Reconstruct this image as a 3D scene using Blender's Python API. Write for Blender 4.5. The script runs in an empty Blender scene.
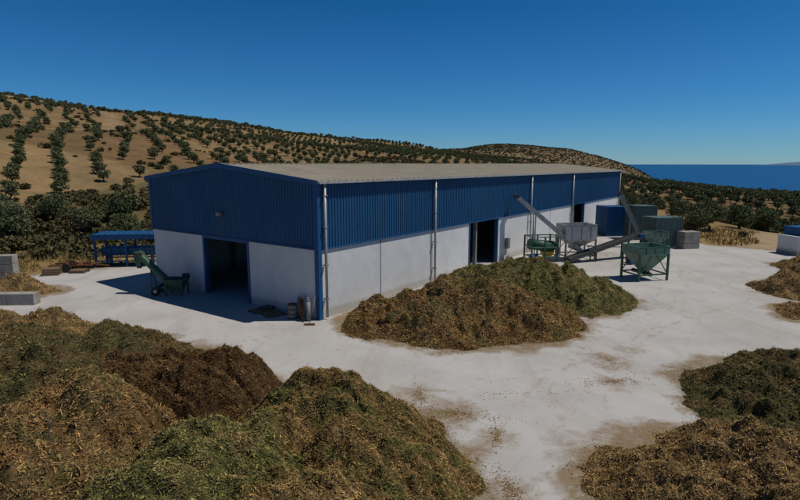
import bpy, math, numpy as np
from mathutils import Vector, Matrix
rng=np.random.default_rng(7)
sc=bpy.context.scene
# ---------------------------------------------------------------- noise
def vn(x,y,seed=0):
    x=np.asarray(x,float); y=np.asarray(y,float)
    xi=np.floor(x).astype(np.int64); yi=np.floor(y).astype(np.int64)
    fx=x-xi; fy=y-yi; fx=fx*fx*(3-2*fx); fy=fy*fy*(3-2*fy)
    def h(a,b):
        n=(a*374761393+b*668265263+seed*974634777)&0xffffffff
        n=((n^(n>>13))*1274126177)&0xffffffff
        n=n^(n>>16)
        return n/4294967296.0
    return (h(xi,yi)*(1-fx)+h(xi+1,yi)*fx)*(1-fy)+(h(xi,yi+1)*(1-fx)+h(xi+1,yi+1)*fx)*fy
def fbm(x,y,o=4,seed=0):
    s=0;a=.5;t=0
    for i in range(o):
        s=s+a*vn(x*2**i+13.7*i,y*2**i-7.1*i,seed+i); t+=a; a*=.5
    return s/t
def sstep(a,b,x):
    t=np.clip((x-a)/(b-a),0,1); return t*t*(3-2*t)
# ---------------------------------------------------------------- materials
def newmat(name):
    m=bpy.data.materials.new(name); m.use_nodes=True
    nt=m.node_tree; b=nt.nodes['Principled BSDF']; return m,nt,b
def nz(nt,scale,detail=4,rough=.6,vec=None,dist=0):
    n=nt.nodes.new('ShaderNodeTexNoise'); n.inputs['Scale'].default_value=scale
    n.inputs['Detail'].default_value=detail; n.inputs['Roughness'].default_value=rough
    n.inputs['Distortion'].default_value=dist
    if vec is not None: nt.links.new(vec,n.inputs['Vector'])
    return n
def ramp(nt,fac,stops):
    r=nt.nodes.new('ShaderNodeValToRGB'); nt.links.new(fac,r.inputs[0])
    e=r.color_ramp.elements
    while len(e)<len(stops): e.new(.5)
    for i,(p,c) in enumerate(stops):
        e[i].position=p; e[i].color=(*c,1) if len(c)==3 else c
    return r
def mix(nt,fac,a,b,mode='MIX'):
    m=nt.nodes.new('ShaderNodeMix'); m.data_type='RGBA'; m.blend_type=mode
    for s,v in ((m.inputs[0],fac),(m.inputs[6],a),(m.inputs[7],b)):
        if hasattr(v,'links'): nt.links.new(v,s)
        elif isinstance(v,(int,float)): s.default_value=v
        else: s.default_value=(*v,1)
    return m.outputs[2]
def posco(nt):
    return nt.nodes.new('ShaderNodeNewGeometry').outputs['Position']
def mapping(nt,vec,scale):
    m=nt.nodes.new('ShaderNodeMapping'); m.inputs['Scale'].default_value=scale
    nt.links.new(vec,m.inputs[0]); return m.outputs[0]
def bump(nt,b,h,st=.3,d=.05):
    n=nt.nodes.new('ShaderNodeBump'); n.inputs['Strength'].default_value=st; n.inputs['Distance'].default_value=d
    nt.links.new(h,n.inputs['Height']); nt.links.new(n.outputs[0],b.inputs['Normal'])
def pm(name,col,var=.25,scale=3,rough=.6,metal=0,bmp=0,dirt=None,spec=.3):
    m,nt,b=newmat(name); co=posco(nt)
    n=nz(nt,scale,5,.65,co)
    c=np.array(col); r=ramp(nt,n.outputs[0],[(.3,tuple(c*(1-var))),(.7,tuple(np.minimum(c*(1+var),1)))])
    out=r.outputs[0]
    if dirt is not None:
        n2=nz(nt,scale*.7,6,.75,mapping(nt,co,(1,1,.35)))
        f=ramp(nt,n2.outputs[0],[(.48,(0,0,0)),(.68,(.8,.8,.8))])
        out=mix(nt,f.outputs[0],out,dirt)
    nt.links.new(out,b.inputs['Base Color'])
    b.inputs['Roughness'].default_value=rough; b.inputs['Metallic'].default_value=metal
    b.inputs['Specular IOR Level'].default_value=spec
    if bmp: bump(nt,b,nz(nt,scale*8,4,.6,co).outputs[0],bmp,.02)
    return m
BLUE=pm('blue_sheet_steel',(.013,.078,.185),.15,.5,.5,0,0,(.026,.082,.16),.25)
BLUET=pm('blue_trim',(.012,.078,.205),.15,2,.5,0,0)
STEEL=pm('galvanised_steel',(.42,.42,.41),.2,4,.5,.3,.1,(.25,.2,.15))
GREY=pm('grey_paint',(.22,.23,.23),.2,3,.55,0,.1,(.12,.09,.06))
DGREY=pm('dark_steel',(.06,.06,.06),.3,4,.6,.2,.1,(.1,.06,.035))
RUBBER=pm('rubber_belt',(.03,.03,.03),.3,6,.8)
GREEN=pm('green_machine_paint',(.03,.10,.065),.25,2.5,.5,0,.1,(.10,.09,.05))
LGREEN=pm('pale_green_paint',(.13,.23,.175),.25,2.5,.5,0,.1,(.14,.12,.07))
GREENGREY=pm('green_grey_container',(.07,.12,.11),.2,1.5,.6,0,.1,(.1,.09,.07))
WHITEP=pm('offwhite_machine_paint',(.48,.48,.45),.12,2,.5,0,.1,(.28,.24,.18))
RUST=pm('rusty_steel',(.18,.07,.03),.4,5,.85,0,.3)
WOOD=pm('weathered_wood',(.2,.14,.08),.3,8,.85,0,.3)
YEL=pm('yellow_paint',(.5,.32,.03),.2,5,.5)
CONC=pm('cast_concrete',(.30,.28,.25),.2,2,.9,0,.4,(.2,.17,.13))
def white_wall():
    m,nt,b=newmat('white_rendered_panel'); co=posco(nt)
    n=nz(nt,1.2,6,.7,co); base=ramp(nt,n.outputs[0],[(.3,(.56,.56,.55)),(.7,(.66,.66,.65))]).outputs[0]
    n2=nz(nt,1.6,6,.7,mapping(nt,co,(1,1,.12)))
    st=ramp(nt,n2.outputs[0],[(.55,(0,0,0)),(.78,(.4,.4,.4))])
    base=mix(nt,st.outputs[0],base,(.42,.40,.36))
    sep=nt.nodes.new('ShaderNodeSeparateXYZ'); nt.links.new(co,sep.inputs[0])
    ad=nt.nodes.new('ShaderNodeMath'); ad.operation='MULTIPLY_ADD'; n3=nz(nt,2.5,5,.7,co)
    nt.links.new(n3.outputs[0],ad.inputs[0]); ad.inputs[1].default_value=-.8; nt.links.new(sep.outputs[2],ad.inputs[2])
    g=ramp(nt,ad.outputs[0],[(0,(.6,.6,.6)),(.28,(0,0,0))])
    base=mix(nt,g.outputs[0],base,(.36,.32,.26))
    nt.links.new(base,b.inputs['Base Color']); b.inputs['Roughness'].default_value=.8
    bump(nt,b,nz(nt,25,4,.6,co).outputs[0],.15,.01)
    return m
WHITE=white_wall()
def roof_mat():
    m,nt,b=newmat('beige_roof_sheet'); co=posco(nt)
    n=nz(nt,.5,6,.7,co); base=ramp(nt,n.outputs[0],[(.3,(.26,.225,.17)),(.7,(.34,.30,.23))]).outputs[0]
    nt.links.new(base,b.inputs['Base Color']); b.inputs['Roughness'].default_value=.8; b.inputs['Specular IOR Level'].default_value=.1; return m
ROOF=roof_mat()
def ground_conc():
    m,nt,b=newmat('pale_concrete_yard'); co=posco(nt)
    n=nz(nt,.25,7,.65,co); base=ramp(nt,n.outputs[0],[(.3,(.355,.335,.31)),(.5,(.42,.40,.375)),(.72,(.47,.45,.425))]).outputs[0]
    n2=nz(nt,.35,6,.7,mapping(nt,co,(1,.25,1)),.8)
    base=mix(nt,ramp(nt,n2.outputs[0],[(.5,(0,0,0)),(.72,(.6,.6,.6))]).outputs[0],base,(.30,.275,.235))
    at=nt.nodes.new('ShaderNodeAttribute'); at.attribute_name='dirt'
    n3=nz(nt,1.3,8,.75,co,.6)
    mu=nt.nodes.new('ShaderNodeMath'); mu.operation='MULTIPLY_ADD'
    nt.links.new(at.outputs['Fac'],mu.inputs[0]); mu.inputs[1].default_value=.9
    s=nt.nodes.new('ShaderNodeMath'); s.operation='SUBTRACT'; nt.links.new(n3.outputs[0],s.inputs[0]); s.inputs[1].default_value=.3
    nt.links.new(s.outputs[0],mu.inputs[2])
    f=ramp(nt,mu.outputs[0],[(.40,(0,0,0)),(.72,(.9,.9,.9))])
    base=mix(nt,f.outputs[0],base,(.20,.14,.075))
    n4=nz(nt,9,4,.8,co); base=mix(nt,ramp(nt,n4.outputs[0],[(.62,(0,0,0)),(.75,(.35,.35,.35))]).outputs[0],base,(.27,.23,.18))
    br=nt.nodes.new('ShaderNodeTexBrick'); br.offset=0; br.inputs['Scale'].default_value=1
    br.inputs['Brick Width'].default_value=6; br.inputs['Row Height'].default_value=6; br.inputs['Mortar Size'].default_value=.012
    br.inputs['Color1'].default_value=(0,0,0,1);br.inputs['Color2'].default_value=(0,0,0,1);br.inputs['Mortar'].default_value=(.35,.35,.35,1)
    mp=nt.nodes.new('ShaderNodeMapping'); mp.inputs['Rotation'].default_value=(0,0,math.radians(-53.6)); nt.links.new(co,mp.inputs[0]); nt.links.new(mp.outputs[0],br.inputs[0])
    base=mix(nt,br.outputs['Color'],base,(.25,.23,.2))
    nt.links.new(base,b.inputs['Base Color']); b.inputs['Roughness'].default_value=.9; b.inputs['Specular IOR Level'].default_value=.1
    bump(nt,b,n4.outputs[0],.15,.02)
    return m
YARD=ground_conc()
def terrain_mat():
    m,nt,b=newmat('dry_hillside_soil'); co=posco(nt)
    at=nt.nodes.new('ShaderNodeAttribute'); at.attribute_name='tint'
    n=nz(nt,.12,8,.75,co); v=ramp(nt,n.outputs[0],[(.3,(.65,.65,.65)),(.7,(1.2,1.18,1.12))]).outputs[0]
    base=mix(nt,1.0,at.outputs['Color'],v,'MULTIPLY')
    n5=nz(nt,.028,7,.7,co,.5)
    base=mix(nt,ramp(nt,n5.outputs[0],[(.5,(0,0,0)),(.64,(.5,.5,.5))]).outputs[0],base,(.12,.098,.047))
    n2=nz(nt,.45,6,.75,co)
    base=mix(nt,ramp(nt,n2.outputs[0],[(.56,(0,0,0)),(.68,(.65,.65,.65))]).outputs[0],base,(.09,.08,.037))
    nt.links.new(base,b.inputs['Base Color']); b.inputs['Roughness'].default_value=1; b.inputs['Specular IOR Level'].default_value=.03
    bump(nt,b,nz(nt,1.5,6,.7,co).outputs[0],.6,.3)
    return m
TERR=terrain_mat()
def island_mat(name,stops,rough=.8,nscale=.5,tint=(.5,.5,.5),tf=.4,spec=.1):
    m,nt,b=newmat(name)
    g=nt.nodes.new('ShaderNodeNewGeometry')
    r=ramp(nt,g.outputs['Random Per Island'],stops)
    n=nz(nt,nscale,4,.6,g.outputs['Position'])
    c=mix(nt,ramp(nt,n.outputs[0],[(.4,(0,0,0)),(.62,(tf,tf,tf))]).outputs[0],r.outputs[0],tint)
    nt.links.new(c,b.inputs['Base Color']); b.inputs['Roughness'].default_value=rough; b.inputs['Specular IOR Level'].default_value=spec
    return m
LEAF=island_mat('olive_leaves',[(0,(.05,.062,.024)),(.5,(.115,.128,.056)),(1,(.20,.21,.11))],.7,.06,(.085,.10,.038),.5,.12)
SCRUB=island_mat('scrub_leaves',[(0,(.045,.05,.018)),(.6,(.10,.092,.038)),(1,(.17,.14,.065))],.8,.08,(.11,.085,.038),.6)
GRASS=island_mat('dry_grass_blades',[(0,(.20,.14,.055)),(.5,(.29,.21,.085)),(1,(.38,.29,.13))],.9,.3,(.16,.13,.05),.6)
BARK=pm('olive_bark',(.09,.07,.05),.3,4,.95,0,.4)
# ---------------------------------------------------------------- mesh helpers
def link(o,parent=None):
    sc.collection.objects.link(o)
    if parent is not None: o.parent=parent
    return o
def mesh_np(name,V,F,mats,midx=None):
    V=np.asarray(V,np.float32); me=bpy.data.meshes.new(name)
    F=[np.asarray(f,np.int32) for f in (F if isinstance(F,list) and len(F) and isinstance(F[0],np.ndarray) else [np.asarray(F)])]
    tot=sum(f.size for f in F); nf=sum(len(f) for f in F)
    me.vertices.add(len(V)); me.vertices.foreach_set('co',V.ravel())
    me.loops.add(tot); me.loops.foreach_set('vertex_index',np.concatenate([f.ravel() for f in F]))
    me.polygons.add(nf)
    ln=np.concatenate([np.full(len(f),f.shape[1],np.int32) for f in F])
    me.polygons.foreach_set('loop_start',np.concatenate([[0],np.cumsum(ln)[:-1]]).astype(np.int32))
    for m in mats: me.materials.append(m)
    if midx is not None: me.polygons.foreach_set('material_index',np.asarray(midx,np.int32))
    me.update(calc_edges=True); me.validate()
    return me
def mobj(name,V,F,mat,parent=None):
    me=bpy.data.meshes.new(name); me.from_pydata([tuple(v) for v in V],[],[tuple(f) for f in F]); me.materials.append(mat); me.update()
    return link(bpy.data.objects.new(name,me),parent)
def group(name,loc,rz=0):
    e=bpy.data.objects.new(name,None); e.location=loc; e.rotation_euler=(0,0,rz); e.empty_display_size=.3
    sc.collection.objects.link(e); return e
BF=[(0,3,2,1),(4,5,6,7),(0,1,5,4),(1,2,6,5),(2,3,7,6),(3,0,4,7)]
def box(name,a,b,mat,parent=None,bev=0):
    x0,y0,z0=a;x1,y1,z1=b
    V=[(x0,y0,z0),(x1,y0,z0),(x1,y1,z0),(x0,y1,z0),(x0,y0,z1),(x1,y0,z1),(x1,y1,z1),(x0,y1,z1)]
    o=mobj(name,V,BF,mat,parent)
    if bev:
        m=o.modifiers.new('b','BEVEL'); m.width=bev; m.segments=2
    return o
def beam(name,p,q,w,h,mat,parent=None):
    p=Vector(p);q=Vector(q);d=(q-p).normalized()
    up=Vector((0,0,1)) if abs(d.z)<.95 else Vector((0,1,0))
    s=d.cross(up).normalized()*w/2; u=s.cross(d).normalized()*h/2
    V=[p-s-u,p+s-u,p+s+u,p-s+u,q-s-u,q+s-u,q+s+u,q-s+u]
    return mobj(name,V,[(0,1,2,3),(7,6,5,4),(0,4,5,1),(1,5,6,2),(2,6,7,3),(3,7,4,0)],mat,parent)
def tubes(paths,sides=8):
    V=[];F=[]
    for pts,rad in paths:
        pts=[Vector(p) for p in pts]; base=len(V)
        for i,p in enumerate(pts):
            d=(pts[min(i+1,len(pts)-1)]-pts[max(i-1,0)]).normalized()
            up=Vector((0,0,1)) if abs(d.z)<.9 else Vector((1,0,0))
            s=d.cross(up).normalized(); u=s.cross(d)
            for k in range(sides):
                a=2*math.pi*k/sides
                V.append(tuple(p+(s*math.cos(a)+u*math.sin(a))*rad[i]))
        for i in range(len(pts)-1):
            for k in range(sides):
                k2=(k+1)%sides
                F.append((base+i*sides+k,base+i*sides+k2,base+(i+1)*sides+k2,base+(i+1)*sides+k))
        F.append(tuple(base+k for k in range(sides))[::-1]); F.append(tuple(base+(len(pts)-1)*sides+k for k in range(sides)))
    return V,F
def tube(name,p,q,r,mat,parent=None,sides=12,r2=None):
    V,F=tubes([([p,q],[r,r if r2 is None else r2])],sides); o=mobj(name,V,F,mat,parent)
    for f in o.data.polygons: f.use_smooth=len(f.vertices)==4
    return o
def frustum(name,cx,cy,z0,z1,w0,d0,w1,d1,mat,parent=None,open_top=False,th=.05):
    def ring(w,d,z): return [(cx-w/2,cy-d/2,z),(cx+w/2,cy-d/2,z),(cx+w/2,cy+d/2,z),(cx-w/2,cy+d/2,z)]
    V=ring(w0,d0,z0)+ring(w1,d1,z1); F=[(0,3,2,1),(0,1,5,4),(1,2,6,5),(2,3,7,6),(3,0,4,7)]
    if open_top:
        V+=ring(w1-2*th,d1-2*th,z1)+ring(max(w0-2*th,.05),max(d0-2*th,.05),z0+th)
        F+=[(4,5,9,8),(5,6,10,9),(6,7,11,10),(7,4,8,11),(8,9,13,12),(9,10,14,13),(10,11,15,14),(11,8,12,15),(12,13,14,15)]
    else: F.append((4,5,6,7))
    return mobj(name,V,F,mat,parent)
# ---------------------------------------------------------------- yard polygon + terrain
POLY=np.array([(-60,-25),(70,-25),(66,40),(48,51),(41,55.5),(35,60),(40,80),(43,98),(22,106),(2,84),(-17,58),(-23,48.5),(-30,44),(-38,40),(-60,34)],float)
def sdist(x,y,P=POLY):
    x=np.asarray(x,float);y=np.asarray(y,float); d=np.full(x.shape,1e9); ins=np.zeros(x.shape,bool)
    n=len(P)
    for i in range(n):
        a=P[i];b=P[(i+1)%n];e=b-a
        t=np.clip(((x-a[0])*e[0]+(y-a[1])*e[1])/(e@e),0,1)
        d=np.minimum(d,np.hypot(x-a[0]-t*e[0],y-a[1]-t*e[1]))
        c=((a[1]>y)!=(b[1]>y)); 
        with np.errstate(all='ignore'):
            xx=a[0]+(y-a[1])/(b[1]-a[1] if b[1]!=a[1] else 1e-9)*e[0]
        ins^=(c&(x<xx))
    return np.where(ins,-d,d)
def pdist(x,y,pts):
    d=np.full(np.shape(x),1e9)
    for a,b in zip(pts[:-1],pts[1:]):
        a=np.array(a,float);b=np.array(b,float);e=b-a
        t=np.clip(((x-a[0])*e[0]+(y-a[1])*e[1])/(e@e),0,1)
        d=np.minimum(d,np.hypot(x-a[0]-t*e[0],y-a[1]-t*e[1]))
    return d
CP=[(0,30,0),(-20,20,0),(30,30,0),(-30,45,0),(35,80,0),(0,0,0),(0,-150,-3),(-150,-150,6),(150,-100,-8),(-60,55,0),(-50,75,1.5),(-110,50,6),(-200,0,18),
(-82,110,9),(-150,200,25),(-240,320,46),(-338,450,62),(-450,600,56),(-600,900,40),(-400,250,50),(-500,350,66),
(-38,100,4),(-75,200,15),(-131,350,33),(-188,500,46),(-262,700,38),
(-19,100,2.5),(-38,200,9),(-66,350,22.5),(-102,540,36.5),(-140,750,28),
(0,100,1),(0,200,6),(0,350,16),(0,580,28.5),(0,800,18),(28,300,9),(56,600,20),(80,800,8),
(40,160,0),(75,300,3),(150,600,2),(225,900,8),(268,1300,55),(130,1300,42),(230,1120,31),(416,1300,38),(560,1300,0),(700,1300,-66),(0,1400,30),(260,1700,30),(420,1000,-30),
(45,100,0),(90,200,0),(135,300,0),(225,500,-10),(405,900,-42),(520,1100,-66),
(56,100,-1),(84,150,-2),(168,300,-6),(280,500,-15),(504,900,-42),(760,1400,-64),
(60,60,-1),(112,150,-4),(225,300,-10),(450,600,-24),(825,1100,-48),(1150,1550,-66),
(130,100,-6),(260,200,-12),(600,400,-30),(1300,1000,-64),(1000,300,-40),(2500,2500,-130),(600,2500,-120),(-600,2500,-60),(-2000,1500,-20),(2500,0,-120),(0,-1500,-30)]
CP=np.array(CP,float); cs=100.
def phi(r): return -np.sqrt(r*r+.16)
_X=CP[:,:2]/cs; R=np.hypot(_X[:,None,0]-_X[None,:,0],_X[:,None,1]-_X[None,:,1]); n=len(CP)
A=np.zeros((n+3,n+3)); A[:n,:n]=phi(R)-np.eye(n)*.002; A[:n,n]=1;A[:n,n+1:]=_X; A[n,:n]=1;A[n+1:,:n]=_X.T
W=np.linalg.solve(A,np.concatenate([CP[:,2],[0,0,0]]))
ROAD=[(38,55),(44,59),(49,68),(62,82),(95,104),(150,125),(230,160)]
TRACK=[(-60,48),(-85,62),(-120,95),(-150,150),(-120,230),(-170,320),(-230,400)]
def Hh(x,y):
    x=np.asarray(x,float);y=np.asarray(y,float); sh=x.shape; xf=x.ravel()/cs; yf=y.ravel()/cs
    z=W[n]+W[n+1]*xf+W[n+2]*yf
    for i in range(n): z=z+W[i]*phi(np.hypot(xf-_X[i,0],yf-_X[i,1]))
    z=z.reshape(sh); d=sdist(x,y); dist=np.hypot(x,y)
    amp=np.clip(dist/60,.3,9)
    z=z+(fbm(x/70,y/70,5,5)-.5)*amp*1.1*sstep(15,80,d)
    m=sstep(1.5,30,d)
    z=z*m+(fbm(x/3,y/3,3,9)-.5)*.35*sstep(1,5,d)
    return np.where(d<1.2,-.06,z-.06*(1-m))
def axis(c,a,ext,N):
    U=math.asinh(ext/a); return c+a*np.sinh(np.linspace(-U,U,N))
ax=axis(0,22,3500,400); ay=axis(60,22,3500,400)
GX,GY=np.meshgrid(ax,ay); GZ=Hh(GX,GY)
# field parcels
NS=230
sx=rng.uniform(-900,1500,NS); sy=rng.uniform(-50,1700,NS)
sx[:60]=rng.uniform(-420,200,60); sy[:60]=rng.uniform(40,620,60)
sx[60:110]=rng.uniform(20,450,50); sy[60:110]=rng.uniform(50,600,50)
ptype=rng.random(NS); pang=rng.uniform(0,math.pi,NS); pang[:60]=rng.normal(.55,.10,60); pang[60:110]=rng.normal(.75,.2,50)
psp=rng.uniform(7.6,9.2,NS); psp[:60]=rng.uniform(7.6,8.8,60); ptint=rng.random(NS)
def parcel(x,y):
    xx=x+(fbm(x/40,y/40,3,21)-.5)*22; yy=y+(fbm(x/40,y/40,3,31)-.5)*22
    best=np.full(x.shape,1e18); idx=np.zeros(x.shape,int); sec=np.full(x.shape,1e18)
    for i in range(NS):
        d=(xx-sx[i])**2+(yy-sy[i])**2
        c=d<best; sec=np.where(c,best,np.minimum(sec,d)); best=np.where(c,d,best); idx[c]=i
    return idx,np.sqrt(sec)-np.sqrt(best)
pi,pe=parcel(GX,GY)
pt=ptint[pi][...,None]
tint=np.array((.185,.115,.058))*(1-pt)+np.array((.265,.18,.092))*pt
scr=(ptype[pi]>.93)&(GX<400)
tint=np.where(scr[...,None],np.array((.13,.10,.05)),tint)
rk=sstep(.5,.75,fbm(GX/60,GY/60,4,77))[...,None]
tint=tint*(1-rk*.5)+np.array((.12,.095,.048))*rk*.5
right=sstep(.22,.4,GX/np.maximum(GY,20))*sstep(60,140,GY); tint=tint*(1-.1*right[...,None])
dd=sdist(GX,GY); e=sstep(18,4,dd)[...,None]; gold=np.array((.29,.195,.085)); tint=tint*(1-e)+gold*e
rd=pdist(GX,GY,ROAD)[...]; w=sstep(5,2.5,rd)[...,None]; tint=tint*(1-w)+np.array((.36,.27,.17))*w
rd=pdist(GX,GY,TRACK); w=sstep(5,2,rd)[...,None]; tint=tint*(1-w)+np.array((.30,.21,.12))*w
far_haze=sstep(700,1300,GY)[...,None]; tint=tint*(1-far_haze*.5)+np.array((.16,.14,.105))*far_haze*.5  # aerial haze put into the terrain colour: less saturated with distance
N=400; ii=np.arange(N*N).reshape(N,N)
F=np.stack([ii[:-1,:-1],ii[:-1,1:],ii[1:,1:],ii[1:,:-1]],-1).reshape(-1,4)
me=mesh_np('terrain',np.stack([GX,GY,GZ],-1).reshape(-1,3),F,[TERR])
ca=me.color_attributes.new('tint','FLOAT_COLOR','POINT'); ca.data.foreach_set('color',np.concatenate([tint.reshape(-1,3),np.ones((N*N,1))],1).astype(np.float32).ravel())
me.polygons.foreach_set('use_smooth',np.ones(len(me.polygons),bool))
link(bpy.data.objects.new('terrain',me))
# sea
m,nt,b=newmat('sea_water'); n_=nz(nt,.004,5,.6,mapping(nt,posco(nt),(1,3,1)))
nt.links.new(ramp(nt,n_.outputs[0],[(.3,(.004,.075,.205)),(.7,(.008,.10,.25))]).outputs[0],b.inputs['Base Color']); b.inputs['Roughness'].default_value=.6; b.inputs['Specular IOR Level'].default_value=.08
bump(nt,b,nz(nt,.05,6,.7,posco(nt)).outputs[0],.6,2)
R0=80000; V=[(0,0,-60)]+[(R0*math.cos(a),R0*math.sin(a),-60) for a in np.linspace(0,2*math.pi,97)[:-1]]
mobj('sea',V,[(0,1+i,1+(i+1)%96) for i in range(96)],m)
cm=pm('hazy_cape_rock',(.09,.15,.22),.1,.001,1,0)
V=[];F=[]; K=40
for i in range(K):
    u=i/(K-1); x=19500+9000*u; hh=300*math.sin(math.pi*min(u*1.3,1))**.8*(.7+.5*float(fbm(u*6,1,3,3)))
    V+=[(x,27000,-70),(x,28500,-60+hh),(x,30500,-70)]
for i in range(K-1):
    F+=[(3*i,3*i+3,3*i+4,3*i+1),(3*i+1,3*i+4,3*i+5,3*i+2)]
mobj('distant_cape_hill',V,F,cm)
# ---------------------------------------------------------------- piles
def mkpile_mats(name,c1,c2,c3,g=1.0):
    c1,c2,c3=[tuple(np.array(c)*g) for c in (c1,c2,c3)]
    def zones(nt,co):
        n1=nz(nt,.6,8,.8,co,1.0)
        a=ramp(nt,n1.outputs[0],[(.41,c1),(.5,c2),(.59,c3)]).outputs[0]
        n3=nz(nt,2.2,5,.7,co,.6)
        d=ramp(nt,n3.outputs[0],[(.35,(.62,.62,.6)),(.52,(1,1,1)),(.68,(1.38,1.32,1.2))]).outputs[0]
        return mix(nt,1.,a,d,'MULTIPLY')
    m,nt,b=newmat(name+'_body'); co=posco(nt)
    n2=nz(nt,9,6,.8,mapping(nt,co,(1,1,1.6)),1.)
    v=ramp(nt,n2.outputs[0],[(.25,(.25,.25,.25)),(.5,(.8,.8,.8)),(.75,(1.5,1.5,1.45))]).outputs[0]
    nt.links.new(mix(nt,1.,zones(nt,co),v,'MULTIPLY'),b.inputs['Base Color']); b.inputs['Roughness'].default_value=1; b.inputs['Specular IOR Level'].default_value=.05
    bump(nt,b,n2.outputs[0],1.,.08)
    m2,nt,b=newmat(name+'_shreds'); gg=nt.nodes.new('ShaderNodeNewGeometry'); co=gg.outputs['Position']
    v=ramp(nt,gg.outputs['Random Per Island'],[(0,(.4,.4,.4)),(.5,(1,1,1)),(.82,(1.5,1.42,1.28)),(1,(2.6,2.45,2.1))]).outputs[0]
    nt.links.new(mix(nt,1.,zones(nt,co),v,'MULTIPLY'),b.inputs['Base Color']); b.inputs['Roughness'].default_value=.9; b.inputs['Specular IOR Level'].default_value=.08
    return m,m2
TAN=mkpile_mats('tan_husk',(.20,.125,.052),(.29,.195,.09),(.19,.13,.057),1.05)
BROWN=mkpile_mats('brown_shred',(.155,.088,.036),(.235,.15,.066),(.15,.122,.048),1.12)
GRN=mkpile_mats('green_shred',(.105,.103,.035),(.15,.138,.052),(.215,.16,.066),1.12)
DARK=mkpile_mats('dark_pomace',(.078,.044,.021),(.115,.068,.031),(.17,.105,.048))
OLV=mkpile_mats('olive_shred',(.085,.082,.034),(.125,.105,.045),(.15,.098,.044),1.05)
MIXD=mkpile_mats('mixed_shred',(.11,.105,.037),(.185,.125,.05),(.25,.165,.072),1.12)
def quads(C,U,V_):
    n=len(C); P=np.stack([C-U-V_,C+U-V_,C+U+V_,C-U+V_],1).reshape(-1,3); F=np.arange(4*n).reshape(n,4); return P,F
PILES=[]
def pile(name,cones,mats,res,nchip,seed,chip=(.04,.13)):
    """cones: (x,y,rx,ry,h,rot)"""
    cones=[(a,b,c*.92,d*.92,e*.95,f) for a,b,c,d,e,f in cones]
    def hf(x,y):
        wx=x+(fbm(x/2.0,y/2.0,4,seed)-.5)*2.2; wy=y+(fbm(x/2.0,y/2.0,4,seed+50)-.5)*2.2
        z=np.full(np.shape(x),-1.)
        for (cx,cy,rx,ry,h,rot) in cones:
            c,s=math.cos(rot),math.sin(rot); dx=wx-cx; dy=wy-cy
            r=np.sqrt(((dx*c+dy*s)/rx)**2+((-dx*s+dy*c)/ry)**2)
            rr=np.sqrt(r*r+.02)-.10
            hh=h*(1.03-rr*1.06)+h*.04*np.sin(np.clip(r,0,1)*math.pi)
            hh=np.where(r<1.25,hh,-1)
            k=.14; d=np.clip(.5+.5*(hh-z)/k,0,1); z=z*(1-d)+hh*d+k*d*(1-d)
        s0=np.clip(z/.6,0,1)
        z=z+(fbm(x/1.6,y/1.6,4,seed+9)-.5)*1.15*s0+(fbm(x/.38,y/.38,3,seed+19)-.5)*.40*(.25+.75*s0)
        g=fbm(x/.9+y/.5,y/.9,3,seed+29); z=z-np.clip(.44-g,0,1)*1.1*s0
        g2=1-np.abs(fbm(x/.9,y/.9,3,seed+39)*2-1); z=z+(g2-.7)*.42*s0
        return z-.03
    x0=min(c[0]-max(c[2],c[3])*1.3 for c in cones);x1=max(c[0]+max(c[2],c[3])*1.3 for c in cones)
    y0=min(c[1]-max(c[2],c[3])*1.3 for c in cones);y1=max(c[1]+max(c[2],c[3])*1.3 for c in cones)
    X,Y=np.meshgrid(np.arange(x0,x1,res),np.arange(y0,y1,res)); Z=hf(X,Y)
    PILES.append(cones)
    ny,nx=X.shape; ii=np.arange(nx*ny).reshape(ny,nx); pos=Z>0
    keep=pos[:-1,:-1]|pos[:-1,1:]|pos[1:,1:]|pos[1:,:-1]
    F=np.stack([ii[:-1,:-1],ii[:-1,1:],ii[1:,1:],ii[1:,:-1]],-1)[keep]
    V=np.stack([X,Y,np.maximum(Z,-.05)],-1).reshape(-1,3)
    used=np.unique(F); mp=np.full(nx*ny,-1); mp[used]=np.arange(len(used)); V=V[used]; F=mp[F]
    r=np.random.default_rng(seed)
    px=r.uniform(x0,x1,nchip*3); py=r.uniform(y0,y1,nchip*3); pz=hf(px,py); k=pz>-.02; px,py,pz=px[k][:nchip],py[k][:nchip],pz[k][:nchip]
    sk=int(nchip*.16); qx=r.uniform(x0,x1,sk*8); qy=r.uniform(y0,y1,sk*8); qz=hf(qx,qy); k=(qz<0)&(qz>-.7)&(r.random(len(qz))<np.exp(qz*8.0)); 
    qx,qy=qx[k][:sk],qy[k][:sk]
    px=np.concatenate([px,qx]);py=np.concatenate([py,qy]);pz=np.concatenate([pz,np.full(len(qx),.008)])
    m=len(px); flat=np.concatenate([np.ones(m-len(qx)),np.full(len(qx),.1)])
    L=r.uniform(chip[0],chip[1],m)*np.where(flat<1,.6,1); w=L*r.uniform(.12,.35,m)
    lng=(r.random(m)<.06)&(flat==1); L=np.where(lng,chip[1]*r.uniform(1.3,2.8,m),L); w=np.where(lng,chip[1]*.12,w)
    a=r.uniform(0,2*math.pi,m); t=r.normal(0,.45,m)*flat
    U=np.stack([np.cos(a)*np.cos(t),np.sin(a)*np.cos(t),np.sin(t)],-1)*L[:,None]/2
    b_=r.normal(0,.7,m)*flat
    S=np.stack([-np.sin(a)*np.cos(b_),np.cos(a)*np.cos(b_),np.sin(b_)],-1)*w[:,None]/2
    C=np.stack([px,py,pz+.015*flat+np.abs(U[:,2])*.6],-1)
    P,Fc=quads(C,U,S)
    me=mesh_np(name,np.concatenate([V,P]),np.concatenate([F,Fc+len(V)]),list(mats),np.concatenate([np.zeros(len(F)),np.ones(len(Fc))]))
    sm=np.concatenate([np.ones(len(F),bool),np.zeros(len(Fc),bool)]); me.polygons.foreach_set('use_smooth',sm)
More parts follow.
